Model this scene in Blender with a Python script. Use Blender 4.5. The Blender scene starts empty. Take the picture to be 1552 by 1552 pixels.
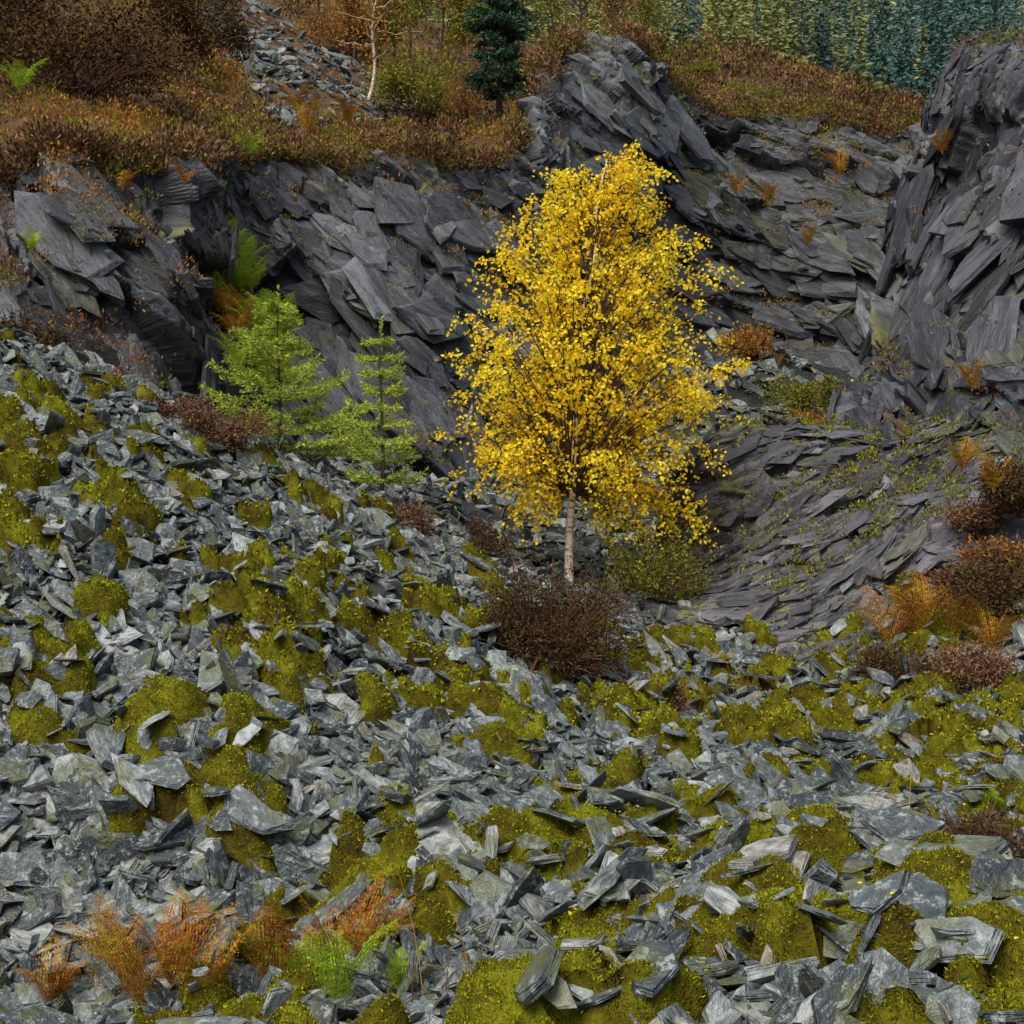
import bpy, math
import numpy as np
rng=np.random.default_rng(11)
K=.7
def W(u,v,d): return np.array([(u-.5)*K*d,d,(.5-v)*K*d])
def nrm(a): return a/np.maximum(np.linalg.norm(a,axis=-1,keepdims=True),1e-9)
# ---------- noise ----------
def hsh(x,y,z,s):
    h=(x.astype(np.int64)*374761393+y.astype(np.int64)*668265263+z.astype(np.int64)*2147483647+s*974711)&0xffffffff
    h=((h^(h>>13))*1274126177)&0xffffffff
    h=((h^(h>>15))*2246822519)&0xffffffff
    h=h^(h>>16)
    return (h&0xffffff)/float(0xffffff)
def vn(x,y,z=None,s=0):
    x=np.asarray(x,float);y=np.asarray(y,float)
    xi=np.floor(x);yi=np.floor(y);fx=x-xi;fy=y-yi
    fx=fx*fx*(3-2*fx);fy=fy*fy*(3-2*fy)
    if z is None: zi=np.zeros_like(xi);fz=None
    else:
        z=np.asarray(z,float);zi=np.floor(z);fz=z-zi;fz=fz*fz*(3-2*fz)
    r=0
    for a in (0,1):
        for b in (0,1):
            w=(fx if a else 1-fx)*(fy if b else 1-fy)
            if fz is None: r=r+w*hsh(xi+a,yi+b,zi,s)
            else: r=r+w*((1-fz)*hsh(xi+a,yi+b,zi,s)+fz*hsh(xi+a,yi+b,zi+1,s))
    return r*2-1
def fbm(x,y,z=None,o=4,s=0):
    r=0;a=1;t=0
    x=np.asarray(x,float);y=np.asarray(y,float)
    for i in range(o):
        r=r+a*vn(x*2**i,y*2**i,None if z is None else z*2**i,s+i*17);t+=a;a*=.5
    return r/t*1.6
def ss(x,a,b): t=np.clip((x-a)/(b-a),0,1);return t*t*(3-2*t)
def facets(a,b,sa,sb,ang,seed,tilt=.5,full=False):
    c,s=np.cos(ang),np.sin(ang)
    p=(a*c+b*s)/sa;q=(-a*s+b*c)/sb
    pi=np.floor(p);qi=np.floor(q)
    best=np.full(p.shape,1e9);out=np.zeros_like(p);idv=np.zeros_like(p)
    z0=np.zeros_like(pi)
    for i in (-1,0,1):
        for j in (-1,0,1):
            ci=pi+i;cj=qi+j
            sx=ci+.15+.7*hsh(ci,cj,z0,seed);sy=cj+.15+.7*hsh(ci,cj,z0,seed+1)
            dx=p-sx;dy=q-sy;d=dx*dx+dy*dy
            h=hsh(ci,cj,z0,seed+2)*2-1
            tx=hsh(ci,cj,z0,seed+3)*2-1;ty=hsh(ci,cj,z0,seed+4)*2-1
            m=d<best
            best=np.where(m,d,best);out=np.where(m,h+tilt*(tx*dx+ty*dy)*1.5,out);idv=np.where(m,h,idv)
    return (out,idv,best) if full else out
def blur(A,n=1):
    for _ in range(n):
        B=np.pad(A,1,mode='edge');A=(B[:-2]+2*B[1:-1]+B[2:])/4;A=(A[:,:-2]+2*A[:,1:-1]+A[:,2:])/4
    return A
# ---------- mesh ----------
def mk(name,V,Fs,mat,attrs=None,smooth=False,parent=None):
    if not isinstance(Fs,list): Fs=[Fs]
    Fs=[np.asarray(f) for f in Fs if len(f)]
    me=bpy.data.meshes.new(name)
    V=np.asarray(V,np.float32)
    me.vertices.add(len(V));me.vertices.foreach_set("co",V.ravel())
    loops=np.concatenate([f.ravel() for f in Fs]).astype(np.int32)
    tot=np.concatenate([np.full(len(f),f.shape[1]) for f in Fs]).astype(np.int32)
    st=np.concatenate([[0],np.cumsum(tot)[:-1]]).astype(np.int32)
    me.loops.add(len(loops));me.loops.foreach_set("vertex_index",loops)
    me.polygons.add(len(tot));me.polygons.foreach_set("loop_start",st)
    try: me.polygons.foreach_set("loop_total",tot)
    except Exception: pass
    if attrs:
        for k,a in attrs.items():
            a=np.asarray(a,np.float32)
            if a.ndim==1:
                at=me.attributes.new(k,'FLOAT','POINT');at.data.foreach_set("value",a)
            else:
                at=me.attributes.new(k,'FLOAT_VECTOR','POINT');at.data.foreach_set("vector",a.ravel())
    me.update(calc_edges=True)
    me.polygons.foreach_set("use_smooth",np.full(len(me.polygons),smooth))
    me.materials.append(mat)
    o=bpy.data.objects.new(name,me);bpy.context.collection.objects.link(o)
    if parent: o.parent=parent
    return o
def empty(name):
    o=bpy.data.objects.new(name,None);bpy.context.collection.objects.link(o);o.empty_display_size=.2
    return o
def gridF(nv,nu):
    i=np.arange(nv-1)[:,None]*nu+np.arange(nu-1)[None,:]
    return np.stack([i,i+1,i+nu+1,i+nu],-1).reshape(-1,4)
# ---------- materials ----------
class M:
    def __init__(s,name,rough=.8,spec=.3):
        s.m=bpy.data.materials.new(name);s.m.use_nodes=True
        s.nt=s.m.node_tree;s.b=s.nt.nodes['Principled BSDF']
        s.b.inputs['Roughness'].default_value=rough
        s.b.inputs['Specular IOR Level'].default_value=spec
    def n(s,t,**k):
        n=s.nt.nodes.new(t)
        for a,b in k.items(): setattr(n,a,b)
        return n
    def l(s,a,b): s.nt.links.new(a,b)
    def obj(s): return s.n('ShaderNodeTexCoord').outputs['Object']
    def attr(s,nm,vec=True):
        n=s.n('ShaderNodeAttribute');n.attribute_name=nm
        return n.outputs['Vector' if vec else 'Fac']
    def mapv(s,v,sc):
        n=s.n('ShaderNodeMapping');s.l(v,n.inputs[0]);n.inputs['Scale'].default_value=sc;return n.outputs[0]
    def noise(s,v,sc,det=3,rough=.6):
        n=s.n('ShaderNodeTexNoise');s.l(v,n.inputs['Vector']);n.inputs['Scale'].default_value=sc
        n.inputs['Detail'].default_value=det;n.inputs['Roughness'].default_value=rough;return n.outputs['Fac']
    def ramp(s,f,stops):
        n=s.n('ShaderNodeValToRGB');s.l(f,n.inputs[0]);e=n.color_ramp.elements
        while len(e)<len(stops): e.new(.5)
        for i,(p,c) in enumerate(stops):
            e[i].position=p;e[i].color=(c,c,c,1) if not isinstance(c,tuple) else (*c,1)
        return n.outputs[0]
    def mix(s,f,a,b,mode='MIX'):
        n=s.n('ShaderNodeMix',data_type='RGBA',blend_type=mode)
        if isinstance(f,(int,float)): n.inputs[0].default_value=f
        else: s.l(f,n.inputs[0])
        for i,x in ((6,a),(7,b)):
            if isinstance(x,tuple): n.inputs[i].default_value=(*x,1)
            else: s.l(x,n.inputs[i])
        return n.outputs[2]
    def math(s,op,a,b=0.):
        n=s.n('ShaderNodeMath',operation=op)
        for i,x in ((0,a),(1,b)):
            if isinstance(x,(int,float)): n.inputs[i].default_value=x
            else: s.l(x,n.inputs[i])
        return n.outputs[0]
    def rnd(s): return s.n('ShaderNodeNewGeometry').outputs['Random Per Island']
    def col(s,c): s.l(c,s.b.inputs['Base Color'])
    def bump(s,h,st,dist=.02):
        n=s.n('ShaderNodeBump');n.inputs['Strength'].default_value=st;n.inputs['Distance'].default_value=dist
        s.l(h,n.inputs['Height']);s.l(n.outputs[0],s.b.inputs['Normal'])
def m_slate():
    m=M('slate',.5,.4)
    L=m.attr('loc');r=m.rnd()
    base=m.ramp(r,[(0,(.028,.038,.041)),(.3,(.065,.083,.086)),(.6,(.125,.152,.152)),(.85,(.235,.268,.262)),(.95,(.33,.36,.345)),(1,(.19,.15,.095))])
    n1=m.noise(L,4.5,3,.75)
    c=m.mix(m.ramp(n1,[(.33,.75),(.5,0.)]),base,m.mix(.75,base,(.025,.03,.032)))
    c=m.mix(m.ramp(n1,[(.54,0.),(.62,.65)]),c,(.35,.39,.365))
    lay=m.noise(m.mapv(L,(2,2,40)),1.,1)
    c=m.mix(m.ramp(lay,[(.38,.7),(.52,0.)]),c,m.mix(.7,c,(.025,.03,.032)))
    g=m.ramp(m.noise(L,1.1,0),[(.55,0.),(.7,.6)])
    c=m.mix(g,c,(.10,.11,.03))
    m.col(c)
    m.bump(m.math('ADD',lay,n1),.8,.03)
    return m.m
def m_cliff():
    m=M('cliff_rock',.5,.4)
    S=m.attr('str')
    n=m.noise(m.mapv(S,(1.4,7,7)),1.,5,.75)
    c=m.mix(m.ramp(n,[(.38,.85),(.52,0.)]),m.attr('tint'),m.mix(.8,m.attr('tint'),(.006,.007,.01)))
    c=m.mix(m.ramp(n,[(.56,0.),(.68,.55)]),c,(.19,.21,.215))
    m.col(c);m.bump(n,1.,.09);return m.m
def m_ground(name,stops,sc=2.,bs=.8,bd=.06):
    m=M(name,.9,.15);O=m.obj();n=m.noise(O,sc,5,.75)
    m.col(m.ramp(n,stops));m.bump(n,bs,bd);return m.m
def m_leaf(name,stops,trans=0.,big=1.5,noise=True):
    m=M(name)
    r=m.rnd()
    f=m.math('ADD',m.math('MULTIPLY',r,.6),m.math('MULTIPLY',m.noise(m.obj(),big,0),.45)) if noise else r
    c=m.ramp(f,stops);out=m.nt.nodes['Material Output'].inputs[0]
    m.nt.nodes.remove(m.b)
    d=m.n('ShaderNodeBsdfDiffuse');m.l(c,d.inputs[0])
    if trans<=0: m.l(d.outputs[0],out);return m.m
    t=m.n('ShaderNodeBsdfTranslucent');m.l(c,t.inputs[0])
    x=m.n('ShaderNodeMixShader');x.inputs[0].default_value=trans
    m.l(d.outputs[0],x.inputs[1]);m.l(t.outputs[0],x.inputs[2])
    m.l(x.outputs[0],out);return m.m
def m_bark(name,birch=True,col=(.07,.05,.035)):
    m=M(name,.8,.2);O=m.obj()
    if birch:
        n=m.noise(m.mapv(O,(4,4,14)),1.5,4,.7)
        c=m.ramp(n,[(.36,(.06,.04,.03)),(.42,(.45,.33,.23)),(.6,(.8,.68,.55))])
    else: c=m.ramp(m.noise(O,12,2),[(.3,tuple(x*.5 for x in col)),(.7,tuple(x*1.5 for x in col))])
    m.col(c);return m.m
SL=m_slate();CL=m_cliff()
MOSS=m_leaf('moss',[(.1,(.032,.022,.005)),(.3,(.075,.060,.006)),(.48,(.125,.118,.007)),(.66,(.20,.215,.011)),(.85,(.32,.355,.018)),(1,(.18,.085,.02))],0,2.2)
m=M('moss_cushion',.95,.05);O=m.obj();n=m.noise(O,2.2,5,.8)
m.col(m.ramp(n,[(.3,(.022,.016,.005)),(.42,(.06,.047,.006)),(.53,(.105,.10,.007)),(.66,(.20,.215,.012))]))
m.bump(m.noise(O,60,2,.8),1.,.03);MOSSB=m.m
RUB=m_ground('rubble',[(.3,(.010,.011,.011)),(.5,(.025,.027,.026)),(.62,(.05,.052,.045)),(.7,(.05,.045,.012))],1.5)
HILL=m_ground('heath',[(.3,(.04,.025,.015)),(.45,(.08,.045,.025)),(.6,(.11,.07,.03)),(.72,(.09,.085,.02))],.5,1.,.15)
HEATH=m_leaf('heather_leaf',[(.1,(.04,.023,.016)),(.4,(.11,.058,.035)),(.65,(.22,.115,.065)),(.9,(.31,.18,.075))],0,.6)
HEATHD=m_leaf('dark_heather_leaf',[(.1,(.02,.014,.009)),(.45,(.06,.037,.02)),(.7,(.11,.068,.028)),(.9,(.13,.11,.028))],0,.8)
YEL=m_leaf('birch_leaf',[(.08,(.82,.42,.01)),(.25,(.97,.64,.016)),(.55,(1.,.81,.03)),(.85,(1.,.9,.08)),(.97,(.75,.82,.06))],.45,1.2)
OLV=m_leaf('olive_leaf',[(.1,(.06,.065,.015)),(.5,(.17,.18,.03)),(.8,(.31,.30,.04)),(.95,(.38,.26,.03))],.25,.7)
ORG=m_leaf('russet_leaf',[(.1,(.11,.045,.018)),(.45,(.30,.13,.035)),(.75,(.46,.26,.05)),(.95,(.40,.37,.05))],.25,1.2)
FGR=m_leaf('fern_green',[(.1,(.10,.16,.012)),(.5,(.26,.40,.03)),(.9,(.50,.58,.04))],.35,1.2)
FOR=m_leaf('fern_rust',[(.1,(.15,.045,.015)),(.4,(.33,.11,.022)),(.65,(.42,.22,.03)),(.8,(.34,.33,.03)),(.95,(.28,.38,.04))],.25,3.)
NDL=m_leaf('young_needles',[(.1,(.12,.20,.03)),(.4,(.28,.40,.06)),(.7,(.54,.63,.09)),(.95,(.72,.73,.13))],.3,1.2)
NDD=m_leaf('spruce_needles',[(.1,(.02,.05,.035)),(.5,(.05,.11,.065)),(.9,(.10,.17,.08))],0,1.)
BB=m_bark('birch_bark');DB=m_bark('dark_bark',False);RB=m_bark('twig_bark',False,(.09,.045,.03))
# ---------- nets ----------
def catm(P,n):
    P=np.asarray(P,float);m=len(P)
    Q=np.concatenate([[2*P[0]-P[1]],P,[2*P[-1]-P[-2]]])
    t=np.linspace(0,m-1,n);i=np.minimum(t.astype(int),m-2);f=(t-i)
    f=f.reshape((-1,)+(1,)*(P.ndim-1))
    a,b,c,d=Q[i],Q[i+1],Q[i+2],Q[i+3]
    return .5*(2*b+(c-a)*f+(2*a-5*b+4*c-d)*f*f+(3*b-a-3*c+d)*f**3)
def surf(net,nu,nv):
    P=catm(net,nv);P=catm(np.swapaxes(P,0,1),nu);P=np.swapaxes(P,0,1)
    return P
def snorm(P):
    du=np.gradient(P,axis=1);dv=np.gradient(P,axis=0)
    return nrm(np.cross(du,dv))
def netW(rows): return np.array([[W(*p) for p in r] for r in rows])
# ---------- near terrain ----------
cp=[(0,1,8.3),(0,.8,9.4),(0,.6,11.3),(0,.45,13.5),(0,.34,16.5),(.05,.36,19),(.13,.38,17.5),(.2,.42,17.5),(.2,.6,12),(.2,.8,9.5),(.2,1,8),
(.3,.46,17.5),(.4,.515,18),(.48,.555,18.5),(.555,.585,19),(.38,1,7.6),(.4,.8,9.7),(.4,.65,12.7),(.45,.93,8),(.58,.87,8.6),(.55,.8,10.3),(.55,.7,13.2),
(.62,.645,16),(.75,.80,11),(.75,.72,14),(.9,.79,11),(.52,1,5.4),(.58,.925,6.2),(.75,.895,6.2),(.75,1,4.9),(1,1,4.8),(1,.865,6.2),(1,.79,10),(1,.7,13),(.9,.69,14.3),(.75,.69,15.5),
(.85,.85,8.4),(.7,.85,8.6),
(1.0,.6,15),(1.0,.5,18),(1.2,.5,15),(1.3,.8,9),(1.4,1,4.6),(-.3,.75,9.3),(-.4,.3,15),(-.4,1,7.5),(-.4,.5,12),
(.27,.455,19.5),(.37,.495,19.3),(.3,.44,25),(.2,.43,22),(.45,.48,24),(.5,.5,26),(.6,.54,23),(.65,.47,27),(.7,.42,30),(.8,.37,33),(.72,.32,34),(.9,.4,34),(.83,.42,29),
(.75,.62,19),(.9,.58,20),(.66,.58,20)]
CP=[W(*p) for p in cp]+[np.array(p,float) for p in ((0,0,-1.55),(-3,0,-1.7),(3,0,-1.5),(0,3,-1.7),(-3,4,-2.6),(0,-4,-1.6),(-8,-4,-1.8),(8,-4,-1.4),(-12,10,2.2),(-14,20,4),(14,12,.5),(16,22,3),(10,5,-1))]
CP=np.array(CP)
def rfit(C):
    n=len(C);D=np.linalg.norm(C[:,None,:2]-C[None,:,:2],axis=-1)
    A=np.zeros((n+3,n+3));A[:n,:n]=-D+np.eye(n)*.02;A[:n,n]=1;A[:n,n+1:]=C[:,:2];A[n:,:n]=A[:n,n:].T
    return np.linalg.solve(A,np.concatenate([C[:,2],[0,0,0]]))
wt=rfit(CP)
X0,X1,Y0,Y1,DX=-15,17,-4,38,.08
gx=np.arange(X0,X1,DX);gy=np.arange(Y0,Y1,DX)
GX,GY=np.meshgrid(gx,gy)
GZ=np.full(GX.shape,wt[-3])+wt[-2]*GX+wt[-1]*GY
for c,w in zip(CP,wt): GZ-=w*np.sqrt((GX-c[0])**2+(GY-c[1])**2+.15)
GZ+=.12*fbm(GX*.5,GY*.5,o=3,s=3)+.11*fbm(GX*1.6,GY*1.6,o=3,s=9)
def Hg(Z,x,y):
    fx=np.clip((np.asarray(x)-X0)/DX,0,len(gx)-1.001);fy=np.clip((np.asarray(y)-Y0)/DX,0,len(gy)-1.001)
    i=fx.astype(int);j=fy.astype(int);a=fx-i;b=fy-j
    return (Z[j,i]*(1-a)+Z[j,i+1]*a)*(1-b)+(Z[j+1,i]*(1-a)+Z[j+1,i+1]*a)*b
H=lambda x,y:Hg(GZ,x,y)
def G(u,v,d0=3,d1=37):
    d=np.linspace(d0,d1,1500);x=(u-.5)*K*d;z=(.5-v)*K*d
    h=H(x,d);m=np.nonzero(z<h)[0]
    k=m[0] if len(m) else len(d)-1
    return np.array([x[k],d[k],h[k]])
def slope_n(x,y):
    e=.25
    return nrm(np.stack([-(H(x+e,y)-H(x-e,y))/(2*e),-(H(x,y+e)-H(x,y-e))/(2*e),np.ones_like(x)],-1))
V=np.stack([GX,GY,GZ],-1).reshape(-1,3)
mk('quarry_ground',V,gridF(*GX.shape),RUB)
# moss mask
BL=[(G(u,v),r,w) for (u,v,r,w) in ((.05,.68,.7,.5),(.1,.49,.9,.3),(.2,.55,.5,.3),(.13,.8,.6,.3),(.3,.62,.5,.2),(.44,.62,1.0,.35),(.5,.71,.8,.25),(.35,.9,.5,.3),(.6,.97,.6,.4),(.75,.99,.7,.35),(.9,.95,.6,.35),(.98,.98,.6,.3),(.85,.87,.5,.35),
        (.75,.69,1.6,.5),(.72,.77,1.0,.25),(.9,.72,1.6,.35),(.3,.85,.4,.3),(.4,.73,.5,.2),(.95,.8,1.2,.4),(.18,.8,.4,.25),(.7,.93,.6,.3),(.8,.84,1.,.25),(.48,.86,.5,.3),(.6,.8,.6,.2),(.55,.9,.5,.25))]
def mossm(x,y):
    m=fbm(x*.8+y*.25,y*.8,o=3,s=41)*.42+fbm(x*2.4,y*2.4,o=3,s=77)*.8-.32
    _,idv,dd=facets(x+.1*fbm(x*4,y*4,o=2,s=1),y,.34,.34,.3,900,full=True)
    m+=idv*.40-.25*dd
    for p,r,w in BL: m=m+w*np.exp(-((x-p[0])**2+(y-p[1])**2)/(r*r))
    return m+.05
GM=mossm(GX,GY)
MM=lambda x,y:Hg(GM,x,y)
hx=np.arange(-7,8,.04);hy=np.arange(3.2,17,.04)
MX,MY=np.meshgrid(hx,hy)
mv=mossm(MX,MY)
def cush(x,y):
    _,i1,d1=facets(x+.05*fbm(x*6,y*6,o=2,s=4),y,.28,.28,.5,930,full=True)
    _,i2,d2=facets(x,y,.11,.11,.2,960,full=True)
    return .13*(1-np.minimum(d1,1)*1.6)*(1+.6*i1)+.035*(1-1.5*np.minimum(d2,1))
def mossh(x,y,mv): return .14*np.clip(mv+.02,-.4,.3)/.3+cush(x,y)*ss(mv,-.05,.15)
MZ=H(MX,MY)+mossh(MX,MY,mv)
F=gridF(*MX.shape);ok=(mv.ravel()[F].max(1)>-.1)&(np.abs(MX.ravel()[F[:,0]])<.45*MY.ravel()[F[:,0]]+.5)
F=F[ok];us=np.unique(F);rm=np.zeros(MX.size,int);rm[us]=np.arange(len(us))
moss_root=mk('moss',np.stack([MX,MY,MZ],-1).reshape(-1,3)[us],rm[F],MOSSB,smooth=True)
# ---------- leaves ----------
def leafquads(P,D,N,l,w):
    D=nrm(D);S=nrm(np.cross(D,N))
    l=np.broadcast_to(l,(len(P),))[:,None];w=np.broadcast_to(w,(len(P),))[:,None]
    Nn=np.cross(S,D)
    a=P;b=P+D*l*.45+S*w*.5+Nn*w*.12;c=P+D*l;d=P+D*l*.45-S*w*.5+Nn*w*.12
    V=np.stack([a,b,c,d],1).reshape(-1,3);F=np.arange(len(P)*4).reshape(-1,4)
    return V,F
def rv(n): return nrm(rng.normal(size=(n,3)))
class Bld:
    def __init__(s): s.V=[];s.F=[];s.n=0
    def add(s,V,F): s.V.append(V);s.F.append(F+s.n);s.n+=len(V)
    def tube(s,P,R,k=5):
        P=np.asarray(P,float);R=np.broadcast_to(R,(len(P),));T=nrm(np.gradient(P,axis=0))
        up=np.array([.3,.9,.1]);A=nrm(np.cross(T,up));B=np.cross(T,A)
        an=np.linspace(0,2*np.pi,k,endpoint=False)
        V=(P[:,None]+R[:,None,None]*(np.cos(an)[None,:,None]*A[:,None]+np.sin(an)[None,:,None]*B[:,None])).reshape(-1,3)
        i=np.arange(len(P)-1)[:,None]*k;j=np.arange(k)[None,:];j2=(j+1)%k
        F=np.stack([i+j,i+j2,i+j2+k,i+j+k],-1).reshape(-1,4);s.add(V,F)
    def mk(s,name,mat,parent=None,smooth=False):
        if s.V: return mk(name,np.concatenate(s.V),np.concatenate(s.F),mat,parent=parent,smooth=smooth)
def tufts(n,y0,y1,l,w):
    y=y0+(y1-y0)*rng.random(n);x=(rng.random(n)-.5)*(.76*y+.3)
    mm=mossm(x,y);k=mm>.0;x,y,mm=x[k],y[k],mm[k]
    z=H(x,y)+mossh(x,y,mm)-.004
    P=np.stack([x,y,z],-1);D=np.array([0,0,.7])+rng.normal(size=P.shape)*.8
    return leafquads(P,D,rv(len(P)),l*(.6+.8*rng.random(len(P))),w)
b=Bld()
b.add(*tufts(280000,3.6,6.8,.014,.006));b.add(*tufts(280000,6.8,11.5,.019,.0095));b.add(*tufts(90000,11.5,17,.035,.02))
b.mk('moss_tufts',MOSS,parent=moss_root)
# ---------- stones ----------
def stones(P,N,size,tiltS=.45,thick=(.05,.2),asp=(1.1,2.5),long_dir=None,ldn=.6,raw=False):
    n=len(P);k=6
    ang=(np.arange(k)[None]+rng.uniform(-.42,.42,(n,k)))*2*np.pi/k
    r=rng.uniform(.68,1.2,(n,k))
    A=rng.uniform(*asp,n)[:,None];sx=np.sqrt(A);sy=1/np.sqrt(A)
    px=np.cos(ang)*r*sx;py=np.sin(ang)*r*sy
    th=rng.uniform(*thick,n)[:,None]
    rings=[]
    tz=rng.normal(0,.07,(n,2))
    for q,zz in enumerate((-.5,0.05,.5)):
        sc=rng.uniform(.82,1.06,(n,k)) if q!=1 else rng.uniform(.95,1.1,(n,k))
        off=rng.normal(0,.04,(n,2))
        X=px*sc+off[:,:1];Y=py*sc+off[:,1:]
        Z=zz*th*2+tz[:,:1]*X*(zz+.5)+tz[:,1:]*Y*(zz+.5)+rng.normal(0,.015,(n,k))
        rings.append(np.stack([X,Y,Z],-1))
    top=rings[2].mean(1,keepdims=True)+np.stack([rng.normal(0,.15,(n,1)),rng.normal(0,.15,(n,1)),rng.uniform(-.01,.05,(n,1))],-1)
    bot=rings[0].mean(1,keepdims=True)
    L=np.concatenate(rings+[top,bot],1)
    L*=.5*size[:,None,None]
    nn=nrm(N+rng.normal(size=N.shape)*tiltS)
    t=rng.normal(size=N.shape) if long_dir is None else long_dir+rng.normal(size=N.shape)*ldn
    a=nrm(np.cross(nn,t));a2=np.cross(a,nn)
    V=P[:,None]+L[...,:1]*a2[:,None]+L[...,1:2]*a[:,None]+L[...,2:]*nn[:,None]
    loc=(L*.9 if raw else L/.25)+rng.uniform(-50,50,(n,1,3))
    T=[]
    for q in (0,1):
        for i in range(k):
            j=(i+1)%k;o=q*k
            T+= [(o+i,o+j,o+k+j),(o+i,o+k+j,o+k+i)]
    for i in range(k):
        j=(i+1)%k;T+=[(2*k+i,2*k+j,3*k),(j,i,3*k+1)]
    T=np.array(T);m=3*k+2
    F=(T[None]+np.arange(n)[:,None,None]*m).reshape(-1,3)
    return V.reshape(-1,3),F,loc.reshape(-1,3)
def scree(name,sets,parent=None):
    V=[];F=[];L=[];n=0
    for s in sets:
        v,f,l=s;V.append(v);F.append(f+n);L.append(l);n+=len(v)
    return mk(name,np.concatenate(V),np.concatenate(F),SL,{'loc':np.concatenate(L)},parent=parent)
def near_set(n,y0,y1,s0,s1,lift,tilt,cut=.03,frac=.3,wid=.78,thick=(.05,.2)):
    y=np.sqrt(rng.uniform(y0*y0,y1*y1,n));x=(rng.random(n)-.5)*(wid*y+.8)
    m=MM(x,y);k=(m<cut+rng.normal(0,.05,n))|(rng.random(n)<frac*.35)
    x,y,m=x[k],y[k],m[k]
    P=np.stack([x,y,H(x,y)+lift*rng.random(len(x))+np.maximum(mossh(x,y,m),0)*.7],-1)
    s=s0+(s1-s0)*rng.random(len(x))**1.8
    ld=np.tile(np.array([.7,-.6,-.35]),(len(x),1))
    return stones(P,slope_n(x,y),s,tilt,long_dir=ld,thick=thick)
def slabs(lst):
    P=np.array([G(u,v)+np.array([0,0,.03]) for u,v,s in lst]);s=np.array([q[2] for q in lst])
    P[:,2]+=np.maximum(mossh(P[:,0],P[:,1],mossm(P[:,0],P[:,1])),0)
    return stones(P,nrm(slope_n(P[:,0],P[:,1])+np.array([0,-.3,0])),s*.66,.28,thick=(.1,.22),asp=(1.2,2.2))
scree('slate_scree',[near_set(2900,3.5,7,.10,.28,.12,.45,frac=.5),near_set(2800,3.5,7,.05,.12,.10,.6),
  near_set(6500,6.5,11,.15,.42,.15,.5),near_set(6000,6.5,12,.08,.2,.15,.6),near_set(2500,6.5,10,.05,.10,.14,.7),
  near_set(8000,11,20,.17,.42,.13,.48),near_set(9500,11,21,.09,.22,.12,.6),near_set(6000,20,34,.15,.45,.1,.5),
  slabs([(.53,.955,.3),(.65,.92,.35),(.75,.91,.42),(.80,.90,.36),(.83,.93,.42),(.94,.91,.5),(.89,.96,.42),(.98,.93,.4),(.71,.945,.3),(.78,.985,.3),(.93,.99,.35),(.99,.88,.35),(.86,.985,.3),(.60,.94,.3),(.70,.91,.3),(.88,.89,.35)])])
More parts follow.
